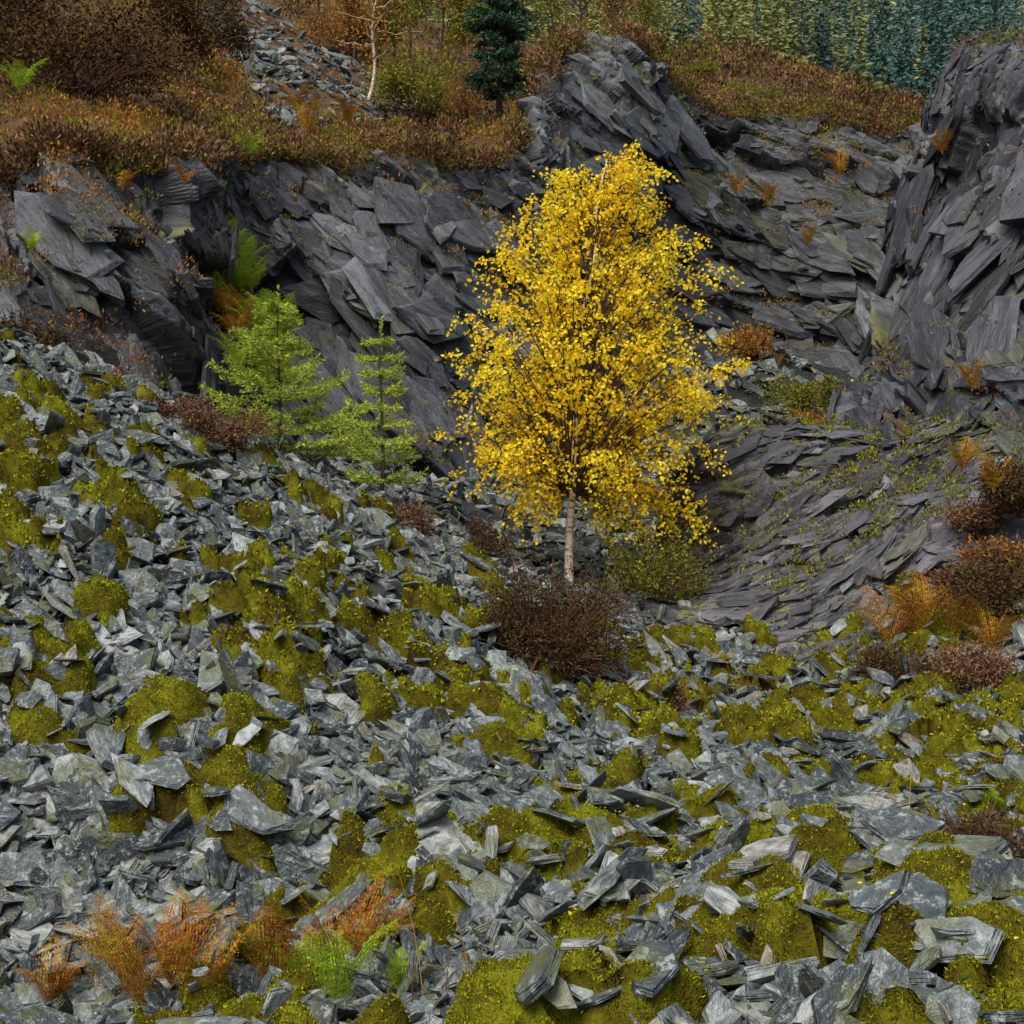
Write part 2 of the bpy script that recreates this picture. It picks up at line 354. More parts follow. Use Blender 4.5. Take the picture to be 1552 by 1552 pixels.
# ---------- cliffs ----------
def saw(q,w=.10):
    f=q-np.floor(q);return np.where(f<1-w,f/(1-w),(1-f)/w)
def cliff(name,net,nu,nv,zones,amp=1.,fac=1.,seed=100,big=1.,step=.3,rim=None,base=(.075,.08,.09),veg=1.,purple=0.,lit_dust=1.,nb=3000,bs=(.3,1.3),bt=.05,vmax=1.,thick=(.06,.16),asp=(1.1,3.2),lean=.12,gv=.35,ldn=.25):
    P=surf(net,nu,nv);N=snorm(P)
    if (N*(-P)).sum(-1).mean()<0: N=-N
    a=np.concatenate([[0],np.cumsum(np.linalg.norm(np.diff(P[nv//2],axis=0),axis=1))])[None,:]+np.zeros((nv,1))
    bb=P[...,2]+np.cumsum(np.concatenate([np.zeros((1,nu)),np.linalg.norm(np.diff(P,axis=0),axis=2)]),0)*.3
    wx=a+.15*fbm(a*.4,bb*.4,o=2,s=seed);wy=bb+.15*fbm(a*.4,bb*.4,o=2,s=seed+50)
    sc=np.stack([f(P)+.35*fbm(a*.4,bb*.4,o=2,s=seed+90) for _,f in zones]);win=sc.argmax(0)
    D=np.zeros_like(a);Sa=np.zeros_like(a);Sb=np.zeros_like(a);sh=np.zeros_like(a)
    for z,(ang,_) in enumerate(zones):
        f1,i1,_d=facets(wx,wy,3.0*fac,1.3*fac,ang,seed+1,.8,True);f2,i2,_d=facets(wx,wy,1.5*fac,.55*fac,ang+.12,seed+11,.9,True)
        f3,i3,_d=facets(wx,wy,.8*fac,.26*fac,ang-.1,seed+21,1.,True)
        c,s=math.cos(ang),math.sin(ang);sa=wx*c+wy*s;sb=-wx*s+wy*c
        q=sb/(1.2*fac)+.2*fbm(sa*.35,sb*.35,o=2,s=seed+5)+.35*i2
        d=.34*f1*big+.18*f2+.07*f3+step*(saw(q)-.5)
        m_=win==z
        D=np.where(m_,d,D);Sa=np.where(m_,sa,Sa);Sb=np.where(m_,sb+z*31,Sb);sh=np.where(m_,.5*i1+.45*i2+.5*i3,sh)
    D=blur(D,1)
    D+=.35*fbm(a*.3,bb*.3,o=2,s=seed+7)*big
    if rim is not None:
        t=np.linspace(0,1,nv)[:,None];D*=1-rim*ss(t,.68,.8)
    Q=P+N*D[...,None]*amp
    nn=snorm(Q);nn*=np.sign((nn*N).sum(-1,keepdims=True)+1e-9);up=nn[...,2]
    n1=fbm(a*.5,bb*.5,o=4,s=seed+201);n2=fbm(Sa*.9,Sb*7,o=4,s=seed+202);n3=fbm(a*1.7,bb*1.7,o=4,s=seed+203);n4=fbm(a*6,bb*6,o=3,s=seed+204)
    g=np.exp(.4*sh+.45*n1+.40*n2+.25*n4)[...,None]
    C=np.array(base)*g
    p_=.5*ss(n1,-.2,.4)[...,None]*purple
    C=C*(1-p_)+np.array([.10,.088,.105])*g*p_
    C0=C.copy()
    st=(ss(n2,.35,.6)*.6)[...,None];C=C*(1-st)+np.array([.17,.19,.195])*st
    e=(ss(up,.35,.8)*.6*lit_dust)[...,None];C=C*(1-e)+np.array([.20,.22,.215])*e*(1+.5*n4[...,None])  # up-facing rock painted paler: light from above along with pale dust
    k=(ss(n3+.4*up-.3+.3*n4,.15,.5)*.5*veg)[...,None];C=C*(1-k)+np.array([.09,.10,.055])*k
    k=(ss(up,.4,.65)*ss(n3+.4*n4,.08,.35)*.85*veg)[...,None];mc=np.where((n1>.1)[...,None],np.array([.18,.085,.03]),np.array([.16,.16,.02]));C=C*(1-k)+mc*k
    C=np.clip(C,.006,.6)
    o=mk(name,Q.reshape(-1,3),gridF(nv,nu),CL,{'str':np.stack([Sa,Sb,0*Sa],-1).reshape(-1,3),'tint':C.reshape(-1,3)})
    # fractured slate plates bedded into the face along its cleavage
    ar=np.linalg.norm(np.cross(np.gradient(P,axis=1),np.gradient(P,axis=0)),axis=-1);ar[int(nv*vmax):]=0
    QB=np.stack([blur(Q[...,c_],14) for c_ in range(3)],-1)
    NQ=snorm(QB);NQ*=np.sign((NQ*N).sum(-1,keepdims=True)+1e-9)
    flat=ss((NQ*N).sum(-1),.80,.93)
    # distance (in grid terms) from strong bends of the wall, where long plates would stick out as fins
    bend=np.zeros_like(a)
    for k_ in (12,30,50):
        for ax in (0,1):
            dN=1-(N*np.roll(N,k_,axis=ax)).sum(-1);bend=np.maximum(bend,np.maximum(dN,np.roll(dN,-k_,axis=ax)))
    calm=1-ss(bend,.12,.35)
    ar0=ar*flat*calm;ar0[int(nv*vmax*.84):]=0
    ar=ar*(.12+ss(fbm(a*.55,bb*.55,o=3,s=seed+333),-.35,.25))
    arm=ar*(.05+flat*calm)
    def cdf(x): c=np.cumsum(x.ravel());return c/c[-1]
    cwl,cwm,cws=cdf(ar0),cdf(arm),cdf(ar)
    TU=nrm(np.gradient(P,axis=1));TV=nrm(np.cross(N,TU));TV*=np.sign(TV[...,2:]+1e-9)
    Vs=[];Fs=[];Ls=[];Cs=[];n0=0
    for frac,(s0,s1),cw,lf_,tk in ((.13,(bs[1]*.9,bs[1]*1.9),cwl,.45,.8),(.37,(bs[0],bs[1]),cwm,1.,1.),(.50,(bs[0]*.4,bs[0]*1.0),cws,1.6,1.3)):
        n=int(nb*frac);ii=np.searchsorted(cw,rng.random(n)).clip(0,cw.size-1);i=ii//nu;j=ii%nu
        ang=np.array([z[0] for z in zones])[win[i,j]][:,None]
        ld=TU[i,j]*np.cos(ang)+TV[i,j]*np.sin(ang)
        s=s0+(s1-s0)*rng.random(n)**1.6
        Nq=nrm(NQ[i,j]*.5+N[i,j]*.6)
        base_p=QB[i,j]*.6+Q[i,j]*.4 if lf_<1 else Q[i,j]
        Pp=base_p+N[i,j]*((.03 if lf_<1 else -.04)*s)[:,None]
        cr=np.cross(ld,Nq)
        ln=lean*lf_
        nn_=nrm(Nq+cr*(rng.choice([-ln,.02,ln],size=(n,1),p=[.45,.3,.25]))+ld*rng.normal(size=(n,1))*.06)
        v,f,l=stones(Pp,nn_,s,bt,thick=(thick[0]*tk,thick[1]*tk),asp=asp,long_dir=ld,ldn=ldn,raw=True)
        c=(C0[i,j]*.6+np.array(base)*.55)*np.exp(rng.normal(0,gv,(n,1)))
        # some plates carry lichen / algae film
        al=(rng.random((n,1))<.10*veg);c=np.where(al,c*.5+np.array([.05,.055,.025]),c)
        Vs.append(v);Fs.append(f+n0);Ls.append(l);Cs.append(np.repeat(c,20,0));n0+=len(v)
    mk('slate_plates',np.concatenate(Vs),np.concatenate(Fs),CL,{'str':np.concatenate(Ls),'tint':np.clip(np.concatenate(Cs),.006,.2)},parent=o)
    return Q
one=lambda P:np.ones(P.shape[:2])
cols=[(-.3,.14,20,.52,17.5),(-.1,.145,20.3,.46,18),(0,.147,20.5,.44,18.6),(.1,.15,21,.44,19.4),(.165,.158,21.5,.46,20.4),(.195,.155,24,.48,23),(.23,.145,27,.48,25.5),(.3,.145,28.2,.50,26),(.4,.145,29,.52,26.5),(.49,.148,30,.54,27.5),
(.525,.09,32.5,.54,28.6),(.55,.04,34.5,.54,29.5),(.61,.04,35.5,.52,31.5),(.65,.075,36.5,.46,33.5),(.7,.108,37.5,.44,34.5),(.76,.115,38,.44,35),(.82,.11,38,.44,35),(.88,.12,38,.46,34.5),(.96,.12,38,.48,34),(1.1,.12,38,.48,34)]
rows=[]
for t in (0,.25,.5,.78,1):
    rows.append([(u,vb+(vt-vb)*t,db+(dt-db)*(t**1.3)+(.0 if t<1 else .25)) for (u,vt,dt,vb,db) in cols])
back=[]
for (u,vt,dt,vb,db) in cols:
    k=dt/(dt+2.5);back.append((u,.5-(.5-vt)*k+.002,dt+2.5))
rows.append(back)
CB=(.054,.060,.066)
QC=cliff('quarry_cliff',netW(rows),1300,360,[(math.radians(97),lambda P:1.6-ss(P[...,0],-7.2,-5.4)*2),(math.radians(-52),lambda P:.9+0*P[...,0]),(math.radians(-20),lambda P:.1+1.8*ss(P[...,0],1.,5.))],1.,rim=.45,step=.34,base=CB,veg=.9,nb=10500,bs=(.3,.8),vmax=.78)
slab=[[(.57,.63,17.5),(.64,.675,16.3),(.72,.71,15.5),(.80,.70,15.2),(.88,.675,15.2),(.97,.64,15.3),(1.12,.62,15)],
[(.61,.59,18.5),(.67,.61,17.8),(.74,.62,17.2),(.82,.61,16.8),(.88,.58,16.8),(.96,.53,16.8),(1.12,.52,16)],
[(.64,.555,20.3),(.69,.55,19.6),(.76,.535,18.8),(.83,.525,18.3),(.89,.49,18.3),(.96,.46,18.2),(1.12,.46,17)],
[(.65,.48,20.6),(.69,.44,20.3),(.745,.42,20.3),(.81,.43,20.2),(.87,.435,20.2),(.94,.42,20),(1.12,.42,18.5)],
[(.66,.47,23),(.70,.44,23),(.75,.425,23),(.815,.435,23),(.875,.44,23),(.95,.42,23),(1.12,.42,21)],
[(.66,.56,25),(.70,.5,25),(.75,.5,25),(.815,.5,25),(.875,.5,25),(.95,.5,25),(1.12,.5,23)]]
QS=cliff('rock_slab',netW(slab),600,440,[(math.radians(30),one)],.34,.5,seed=300,big=.8,step=.3,base=(.062,.060,.067),purple=1.,veg=1.,lit_dust=.5,nb=7500,bs=(.10,.30),bt=.04,thick=(.03,.07),asp=(1.4,4.),lean=.06,gv=.4,ldn=.2)
rc=[[(.83,.47,23),(.9,.48,20),(1.0,.50,18),(1.2,.5,16)],
[(.845,.37,24),(.885,.375,22.5),(1.0,.39,20),(1.2,.4,18)],
[(.885,.30,26),(.91,.285,24),(1.0,.27,22),(1.2,.27,20)],
[(.905,.2,27),(.915,.19,25),(1.0,.18,23),(1.2,.18,21)],
[(.935,.08,28),(.945,.06,26),(1.0,.05,24),(1.2,.03,22)],
[(.95,.1,33),(.96,.075,31),(1.0,.07,30),(1.2,.05,30)]]
rc=[[(r[0][0]+.03,r[0][1],r[0][2]+7)]+r for r in rc]
QR=cliff('crag_cliff',netW(rc),480,440,[(math.radians(-35),lambda P:ss(P[...,2],3,2)+.2),(math.radians(70),lambda P:.55+0*P[...,2])],.8,.75,seed=500,rim=.4,step=.30,base=(.040,.044,.050),veg=.8,lit_dust=.5,nb=3000,bs=(.25,.75),vmax=.8)
# ---------- upper terrain ----------
us_=[-.3,0,.1,.17,.22,.3,.4,.5,.6,.7,.8,.9,1.1]
rowv=[[.24]*8+[.22]*5,[.158]*8+[.16,.15,.15,.15,.15],[.10,.105,.115,.12,.125,.13,.13,.13,.12,.108,.108,.118,.12],[.04,.05,.065,.07,.08,.095,.11,.11,.09,.07,.085,.11,.115],
[-.06,-.05,-.02,-.01,.01,.03,.06,.07,.06,.055,.08,.105,.11],[-.15,-.15,-.13,-.12,-.1,-.05,.01,.04,.06,.065,.085,.11,.11]]
rowd=[[21,21.5,22.3,24.5,27.8,29.6,30.6,32,38,39.3,39.7,39.7,39.7],[20.5,21.2,22,24,27,29,30,31.5,37,38.5,39,39,39],[24,24,25,27,30,31.5,33.5,35,40,42,43,43,43],[29,29,30,32,35,37,39,41,46,50,50,50,50],
[38,38,40,42,45,48,52,55,60,62,60,60,60],[80,80,80,80,80,85,85,90,90,90,90,90,90]]
un=np.array([[W(u,v,d) for u,v,d in zip(us_,vv,dd)] for vv,dd in zip(rowv,rowd)])
PU=surf(un,500,420);xx,yy=PU[...,0],PU[...,1]
PU[...,2]+=(.25*fbm(xx*.4,yy*.4,o=4,s=70)+.1*fbm(xx*2,yy*2,o=3,s=71))-.10
mk('heath_hillside',PU.reshape(-1,3),gridF(420,500),HILL)
NU=snorm(PU)
def pickU(n,f):
    i=rng.integers(60,PU.shape[0]-1,n*6);j=rng.integers(0,PU.shape[1],n*6)
    P=PU[i,j];d=P[:,1];u=P[:,0]/(K*d)+.5;v=.5-P[:,2]/(K*d)
    k=f(u,v,d);idx=np.nonzero(k)[0][:n]
    P=P[idx]+rng.normal(size=(len(idx),3))*np.array([.1,.1,0]);return P,nrm(NU[i[idx],j[idx]])*np.sign(NU[i[idx],j[idx]][:,2:])
def strip(u,v,d):
    c=.235+(v-.02)*1.15;return (np.abs(u-c)<.035+.40*np.clip(v,0,.13))&(v>-.02)&(v<.12)&(d<60)
P,N=pickU(4600,strip)
scree('hillside_slate_scree',[stones(P+N*.05,N,.12+.35*rng.random(len(P))**2,.45)])
def heather(P,N,s,nl,spread=1.):
    n=len(P)
    C=np.repeat(P,nl,0);S=np.repeat(s,nl)[:,None]
    D=rv(n*nl);D[:,2]=np.abs(D[:,2])*1.1
    r=rng.random((n*nl,1))**.4
    Q=C+D*S*r*np.array([1,1,.85])*spread
    return leafquads(Q,nrm(D+rng.normal(size=D.shape)*.5+np.array([0,0,.5])),rv(n*nl),.22*S[:,0]+.02,.09*S[:,0]+.008)
P,N=pickU(5200,lambda u,v,d:(~strip(u,v,d)|(rng.random(len(u))<.12))&(d<75)&(u>-.1)&(u<1.05)&(v<.16))
S_=(.10+.34*rng.random(len(P))**2.)*np.clip(P[:,1]/30,.8,2.)
q=fbm(P[:,0]*.3,P[:,1]*.3,o=3,s=222)+rng.normal(0,.22,len(P))
for nm,mt,kk in (('heather',HEATH,(q<.25)&(q>-.2)),('dark_heather',HEATHD,q<=-.2),('rough_grass',OLV,(q>=.25)&(q<.5)),('bracken',ORG,q>=.5)):
    b=Bld();b.add(*heather(P[kk],N[kk],S_[kk],46));b.mk(nm,mt)
rr=int(360*.80)
idx=rng.integers(0,1300,2600);jj=rng.integers(rr-20,rr+22,2600);P=QC[jj,idx];k=(fbm(P[:,0]*.5,P[:,1]*.5,s=31)>-.35)&(P[:,0]<13);P=P[k]
k1=rng.random(len(P))<.75
for nm,mt,kk in (('rim_heather',HEATH,k1),('rim_grass',OLV,~k1)):
    b=Bld();b.add(*heather(P[kk]+np.array([0,0,.1]),np.tile([0,0,1.],(kk.sum(),1)),.10+.30*rng.random(kk.sum()),46));b.mk(nm,mt)
# ---------- shrubs ----------
def shrub(name,base,r,h,n,mat,ls=.05,lw=.5,twigs=50,dense=.45,lobes=9):
    root=empty(name);b=Bld();t=Bld();base=np.asarray(base,float)
    lc=base+np.array([[math.cos(a)*r*.65*q,math.sin(a)*r*.65*q,h*(.2+.45*rng.random())] for a,q in zip(rng.uniform(0,6.28,lobes),rng.random(lobes)**.5*1.2)])
    lr=rng.uniform(.22,.52,lobes)
    for i in range(twigs):
        c=lc[rng.integers(lobes)];e=c+rv(1)[0]*np.array([r,r,h*.9])*.6
        e[2]=max(e[2],base[2]+.08*h);m_=(base+e)/2+np.array([0,0,.12*h])
        s0=base+np.append(rng.normal(size=2)*r*.12,-.05)
        q=np.linspace(0,1,6)[:,None];t.tube(s0*(1-q)**2+2*q*(1-q)*m_+e*q*q+rng.normal(size=(6,3))*.012,np.linspace(.012,.003,6)*max(1,h),3)
    i=rng.integers(0,lobes,n);D=rv(n);R=(rng.random((n,1))**dense)*rng.choice([1,1,1,1.3],size=(n,1))
    P=lc[i]+D*R*np.array([r,r,h*.75])*lr[i][:,None]*(1+.6*fbm(D[:,0]*3+i,D[:,1]*3,D[:,2]*3,s=5)[:,None])
    P[:,2]=np.maximum(P[:,2],base[2]+.02+.1*rng.random(n)*h)
    b.add(*leafquads(P,D+rng.normal(size=(n,3))*.8,rv(n),ls*(.6+.8*rng.random(n)),ls*lw))
    t.mk('twigs',RB,parent=root);b.mk('leaves',mat,parent=root);return root
def sh(name,u,v,wu,hv,n,mat,**k):
    p=G(u,v);return shrub(name,p-np.array([0,0,.05]),wu*K*p[1]/2*1.15,hv*K*p[1],n,mat,**k)
sh('heather_bush',.535,.655,.13,.11,18000,HEATHD,ls=.045,lw=.35,twigs=150,lobes=14)
sh('heather_bush',.475,.55,.065,.05,4000,HEATHD,ls=.045,lw=.35,twigs=70)
sh('heather_bush',.395,.525,.06,.042,4000,HEATH,ls=.045,lw=.35)
sh('heather_bush',.165,.415,.08,.035,4000,HEATH,ls=.045,lw=.35)
sh('heather_bush',.21,.442,.09,.055,6000,HEATH,ls=.045,lw=.35)
sh('heather_bush',.645,.70,.06,.05,3000,HEATH,ls=.035,lw=.3,twigs=120)
sh('heather_bush',.885,.675,.09,.06,5000,HEATHD,ls=.045,lw=.35)
sh('heather_bush',.95,.68,.08,.07,5000,HEATH,ls=.045,lw=.35)
sh('heather_bush',.95,.86,.10,.08,6000,HEATHD,ls=.025,lw=.35)
sh('willow_shrub',.625,.595,.12,.085,4600,OLV,ls=.05,twigs=110)
def S3(name,u,v,d,wu,hv,n,mat,**k): return shrub(name,W(u,v,d),wu*K*d/2*1.15,hv*K*d,n,mat,**k)
S3('heather_bush',.985,.61,15.2,.11,.09,6000,HEATHD,ls=.045,lobes=14)
S3('heather_bush',.955,.52,16.6,.06,.04,3000,HEATH,ls=.045)
S3('heather_bush',.995,.50,16.3,.08,.06,3500,HEATHD,ls=.045,lobes=12)
S3('bracken_shrub',.97,.56,15.9,.06,.04,1800,ORG,ls=.05)
S3('heather_bush',.93,.58,16,.05,.03,1500,HEATH,ls=.045)
S3('heather_bush',.02,.37,18,.09,.07,5000,HEATHD,ls=.05)
S3('heather_bush',.09,.385,18.5,.09,.03,3500,HEATH,ls=.05)
S3('gorse_shrub',.785,.405,29,.06,.045,4000,OLV,ls=.06)
S3('bracken_shrub',.735,.35,31,.05,.04,2600,ORG,ls=.07)
S3('bracken_shrub',.79,.425,27,.05,.025,2000,ORG,ls=.06)
S3('bracken_shrub',.235,.37,22.2,.07,.05,2500,ORG,ls=.06)
S3('olive_shrub',.225,.32,22.8,.045,.05,2000,OLV,ls=.06)
S3('olive_shrub',.41,.115,38,.10,.075,7000,OLV,ls=.09)
S3('russet_shrub',.335,.06,46,.08,.06,5000,ORG,ls=.1)
S3('russet_shrub',.455,.125,36,.04,.05,1800,ORG,ls=.05,twigs=120)
S3('olive_shrub',.52,.10,44,.07,.06,5000,ORG,ls=.09)
S3('autumn_shrub',.735,.118,42,.06,.05,3500,OLV,ls=.07)
S3('olive_shrub',.68,.09,48,.06,.035,3000,OLV,ls=.08)
S3('dark_heather_bush',.08,.09,26,.2,.09,10000,HEATHD,ls=.08,lobes=18)
S3('dark_heather_bush',.19,.05,34,.1,.08,7000,HEATHD,ls=.08,lobes=14)
S3('dark_heather_bush',-.01,.06,28,.12,.1,7000,HEATHD,ls=.08,lobes=14)
# ---------- birch ----------
def axis(v): 
    return W(np.interp(v,[.15,.3,.45,.585],[.592,.572,.56,.554]),v,19.)
def birch():
    root=empty('silver_birch_tree');t=Bld();tw=Bld();lf=Bld();lb=Bld()
    vs=np.linspace(.60,.155,30);P=np.array([axis(v) for v in vs]);P[:,0]+=.03*np.sin(np.arange(30)*.9)*np.linspace(.3,1,30);P[:,1]+=.05*np.sin(np.arange(30)*.5)
    t.tube(P,np.interp(vs,[.15,.4,.55,.6],[.006,.034,.058,.085]),9)
    pv=[.135,.155,.18,.21,.25,.3,.35,.4,.45,.5,.53,.56]
    pl=[.580,.556,.532,.504,.472,.444,.430,.425,.432,.465,.55,.575]
    pr=[.606,.628,.648,.670,.700,.722,.73,.728,.718,.705,.70,.69]
    LP=[];vv=np.linspace(.15,.56,200);wd=np.interp(vv,pv,pr)-np.interp(vv,pv,pl)+.03;cw=np.cumsum(wd)/wd.sum()
    for i in range(350):
        v=float(np.interp(rng.random(),cw,vv))
        th=rng.uniform(0,6.283)
        if rng.random()<.42: th=rng.choice([0,math.pi])+rng.normal()*.5
        q=rng.random()**.32
        A=axis(v);l=(A[0]-W(np.interp(v,pv,pl),v,19)[0]);r=W(np.interp(v,pv,pr),v,19)[0]-A[0]
        c=math.cos(th);R=(r if c>0 else l);Rd=(l+r)*.45
        off=np.array([c*R,math.sin(th)*Rd,0])*q*.99*rng.uniform(.82,1.06)
        if v>.465 and -.30<off[0]<.16: continue
        T=A+off;T[2]+=.12
        v0=min(v+.035+.10*np.linalg.norm(off)/1.6,.485);O_=axis(v0)
        mid=O_*.45+T*.55+np.array([0,0,.30*np.linalg.norm(off)])
        s=np.linspace(0,1,10)[:,None]
        Bp=O_*(1-s)**2+2*s*(1-s)*mid+T*s*s;Bp[1:]+=rng.normal(size=(9,3))*.018
        lb.tube(Bp,np.linspace(.005+.006*np.linalg.norm(off),.0025,10),4)
        for j in range(rng.integers(5,12)):
            k=rng.integers(3,10);st=Bp[k]
            out=nrm(off+1e-3)*.45+rng.normal(size=3)*.75;out[2]=abs(out[2])*.3
            Lw=rng.uniform(.14,.36);dr=rng.uniform(.1,.55)*(1.35 if v>.4 else .7)
            s2=np.linspace(0,1,6)[:,None]
            Tp=st+nrm(out)*Lw*s2+np.array([0,0,-1])*dr*s2**2*.75
            if Tp[-1][2]<W(0,.485,19)[2] and -.20<Tp[-1][0]-axis(.5)[0]<.10: continue
            tw.tube(Tp,np.linspace(.0035,.0015,6),3)
            m_=rng.integers(7,17);f=rng.random(m_)*.9+.1
            q_=f*5;a=q_.astype(int).clip(0,4);fr=(q_-a)[:,None]
            LP.append(Tp[a]*(1-fr)+Tp[a+1]*fr+rng.normal(size=(m_,3))*.03)
    LP=np.concatenate(LP);n=len(LP)
    D=rv(n)*.9+np.array([0,0,-.55])
    lf.add(*leafquads(LP,D,rv(n)+np.array([0,-.5,.4]),.055*(.65+.6*rng.random(n)),.045*(.8+.4*rng.random(n))))
    t.mk('trunk',BB,root,True);lb.mk('limbs',RB,root,True);tw.mk('twigs',RB,root);lf.mk('leaves',YEL,root)
    print('birch leaves',n)
birch()
# ---------- conifers ----------
def conifer(name,base,h,r,wh,nb,mat,nl=.06,nw=.012,droop=.0,dens=1.,pw=.85,low=.12,jit=.03):
    root=empty(name);t=Bld();lf=Bld();base=np.asarray(base,float)
    s=np.linspace(0,1,12);P=base+np.stack([.02*np.sin(s*5),.02*np.cos(s*4),s*h],-1);P[0,2]-=.15
    t.tube(P,np.linspace(.03*h/2,.006,12),7)
    NP=[];ND=[]
    def needles(A,B,k):
        f=rng.random((k,1));d=nrm(B-A);NP.append(A+(B-A)*f);ND.append(nrm(rv(k)*.9+d*.9+np.array([0,0,.25])))
    for w in range(wh):
        f=low+(1-low)*(w/(wh))**.95;R=r*(1-f)**pw*rng.uniform(.75,1.12)+.04*h*.3
        a0=rng.random()*6.28
        for k in range(nb):
            z=(f+rng.normal()*jit)*h
            a=a0+k*6.283/nb+rng.normal()*.3;Rl=R*rng.uniform(.5,1.15)
            d=np.array([math.cos(a),math.sin(a),0]);up=rng.uniform(-.02,.35)-droop
            q=np.linspace(0,1,7)[:,None]
            Bp=base+np.array([0,0,z])+d*Rl*q+np.array([0,0,1])*Rl*(up*q-.10*q+.22*q**3)
            t.tube(Bp,np.linspace(.009*h/2,.003,7),3)
            for i in range(6): needles(Bp[i],Bp[i+1],int(9*dens)+1)
            sd=np.array([-d[1],d[0],0]);ns=max(3,int(Rl/.085))
            for i in range(ns):
                g=.22+.75*i/ns;p=Bp[min(5,int(g*6))]*(1-(g*6%1))+Bp[min(6,int(g*6)+1)]*(g*6%1)
                for sg in (-1,1):
                    ll=Rl*.42*(1.05-g)*rng.uniform(.6,1.25)+.05
                    e=p+(d*.75+sd*sg*.8)*ll+np.array([0,0,rng.uniform(-.1,.12)*ll])
                    t.tube(np.array([p,e]),np.array([.004,.002]),3)
                    needles(p,e,int((9+ll*60)*dens))
    needles(base+np.array([0,0,h*.85]),base+np.array([0,0,h*1.05]),int(60*dens))
    NP=np.concatenate(NP);ND=np.concatenate(ND);n=len(NP)
    lf.add(*leafquads(NP,ND,rv(n),nl*(.6+.6*rng.random(n)),nw))
    t.mk('trunk_and_branches',DB,root);lf.mk('needles',mat,root);print(name,n)
conifer('young_spruce_tree',W(.272,.462,19.0),2.3,1.65,10,6,NDL,.07,.015,pw=.72,dens=.85,jit=.02)
conifer('young_spruce_tree',W(.372,.495,17.9),2.2,.76,9,5,NDL,.06,.014,dens=1.,pw=.6,low=.14,jit=.008)
conifer('spruce_tree',W(.487,.115,38),6.,1.45,20,7,NDD,.14,.04,droop=.3,dens=.5)
def thinbirch(u,v,d,h,lean,name='bare_birch_tree',leaf=400,mt=None,bark=None):
    root=empty(name);t=Bld();lf=Bld();b0=W(u,v,d);s=np.linspace(0,1,10)[:,None]
    P=b0+np.array([lean,0,h])*s+np.stack([.08*np.sin(s[:,0]*7),0*s[:,0],0*s[:,0]],-1);t.tube(P,np.linspace(.05,.012,10),6)
    LP=[]
    for i in range(30):
        k=rng.integers(3,10);p=P[k];e=p+np.array([rng.normal()*.6,rng.normal()*.6,rng.uniform(.2,.9)])*h/3.5;q=np.linspace(0,1,5)[:,None]
        Q=p+(e-p)*q+rng.normal(size=(5,3))*.03;t.tube(Q,np.linspace(.016,.005,5),3)
        m_=leaf//30+1;LP.append(Q[rng.integers(1,5,m_)]+rng.normal(size=(m_,3))*.18)
    LP=np.concatenate(LP);n=len(LP);lf.add(*leafquads(LP,rv(n),rv(n),.10,.07))
    t.mk('trunk_and_limbs',bark or BB,root,True);lf.mk('leaves',mt or ORG,root)
thinbirch(.36,.098,34,2.8,.25,leaf=700)
thinbirch(.345,.07,45,3.5,-.2,leaf=2500,bark=DB)
for (u,v,d,h,mt) in ((.40,.06,48,4,OLV),(.43,.05,52,4.5,ORG),(.60,.06,52,4,ORG),(.54,.06,50,4.5,OLV),(.37,.05,50,4,ORG),(.31,.03,50,4,OLV),(.46,.05,56,5,ORG),(.565,.06,58,5,ORG),(.63,.06,60,4.5,OLV),(.51,.05,60,5,OLV),(.415,.03,62,5,ORG),(.385,.07,46,3.2,OLV),(.445,.07,48,3.4,OLV)):
    thinbirch(u,v,d,h,rng.normal()*.2,name='autumn_birch_tree',leaf=3200,mt=mt,bark=DB)
# ---------- ferns ----------
def fern(name,base,L,nf,mat):
    b=Bld();base=np.asarray(base,float)
    for i in range(nf):
        a=rng.uniform(0,6.28);d=np.array([math.cos(a),math.sin(a),0]);l=L*rng.uniform(.6,1.15);o=rng.uniform(.3,.8)
        s=np.linspace(0,1,22)[:,None]
        P=base+d*l*o*s**1.3+np.array([0,0,1])*l*(1.1*s-(.1+.45*o)*s**2.4)+rng.normal(size=3)*.02*L
        b.tube(P,np.linspace(.006,.0015,22)*max(.6,L),3)
        T=nrm(np.gradient(P,axis=0));S=nrm(np.cross(T,[0,0,1.]))
        up=np.cross(S,T);w=l*.24*np.sin(np.pi*np.clip(s[:,0]*.86+.13,0,1))**.8
        for sg in (-1,1):
            k=slice(3,22);dd=nrm(S[k]*sg+T[k]*.35-up[k]*.15+rng.normal(size=(19,3))*.18)
            for g in np.linspace(.12,.95,6):
                pc=P[k]+dd*w[k][:,None]*g-np.array([0,0,1])*w[k][:,None]*g*g*.25
                for s2 in (-1,1):
                    b.add(*leafquads(pc,dd*.6+T[k]*s2,up[k]+rng.normal(size=(19,3))*.25,w[k]*.20*(1.15-g)+.003,w[k]*.09*(1.2-g)+.0015))
    return b.mk(name,mat)
def fg(u,v,L,nf,mat,name,lift=.08): return fern(name,G(u,v)+np.array([0,0,lift]),L,nf,mat)
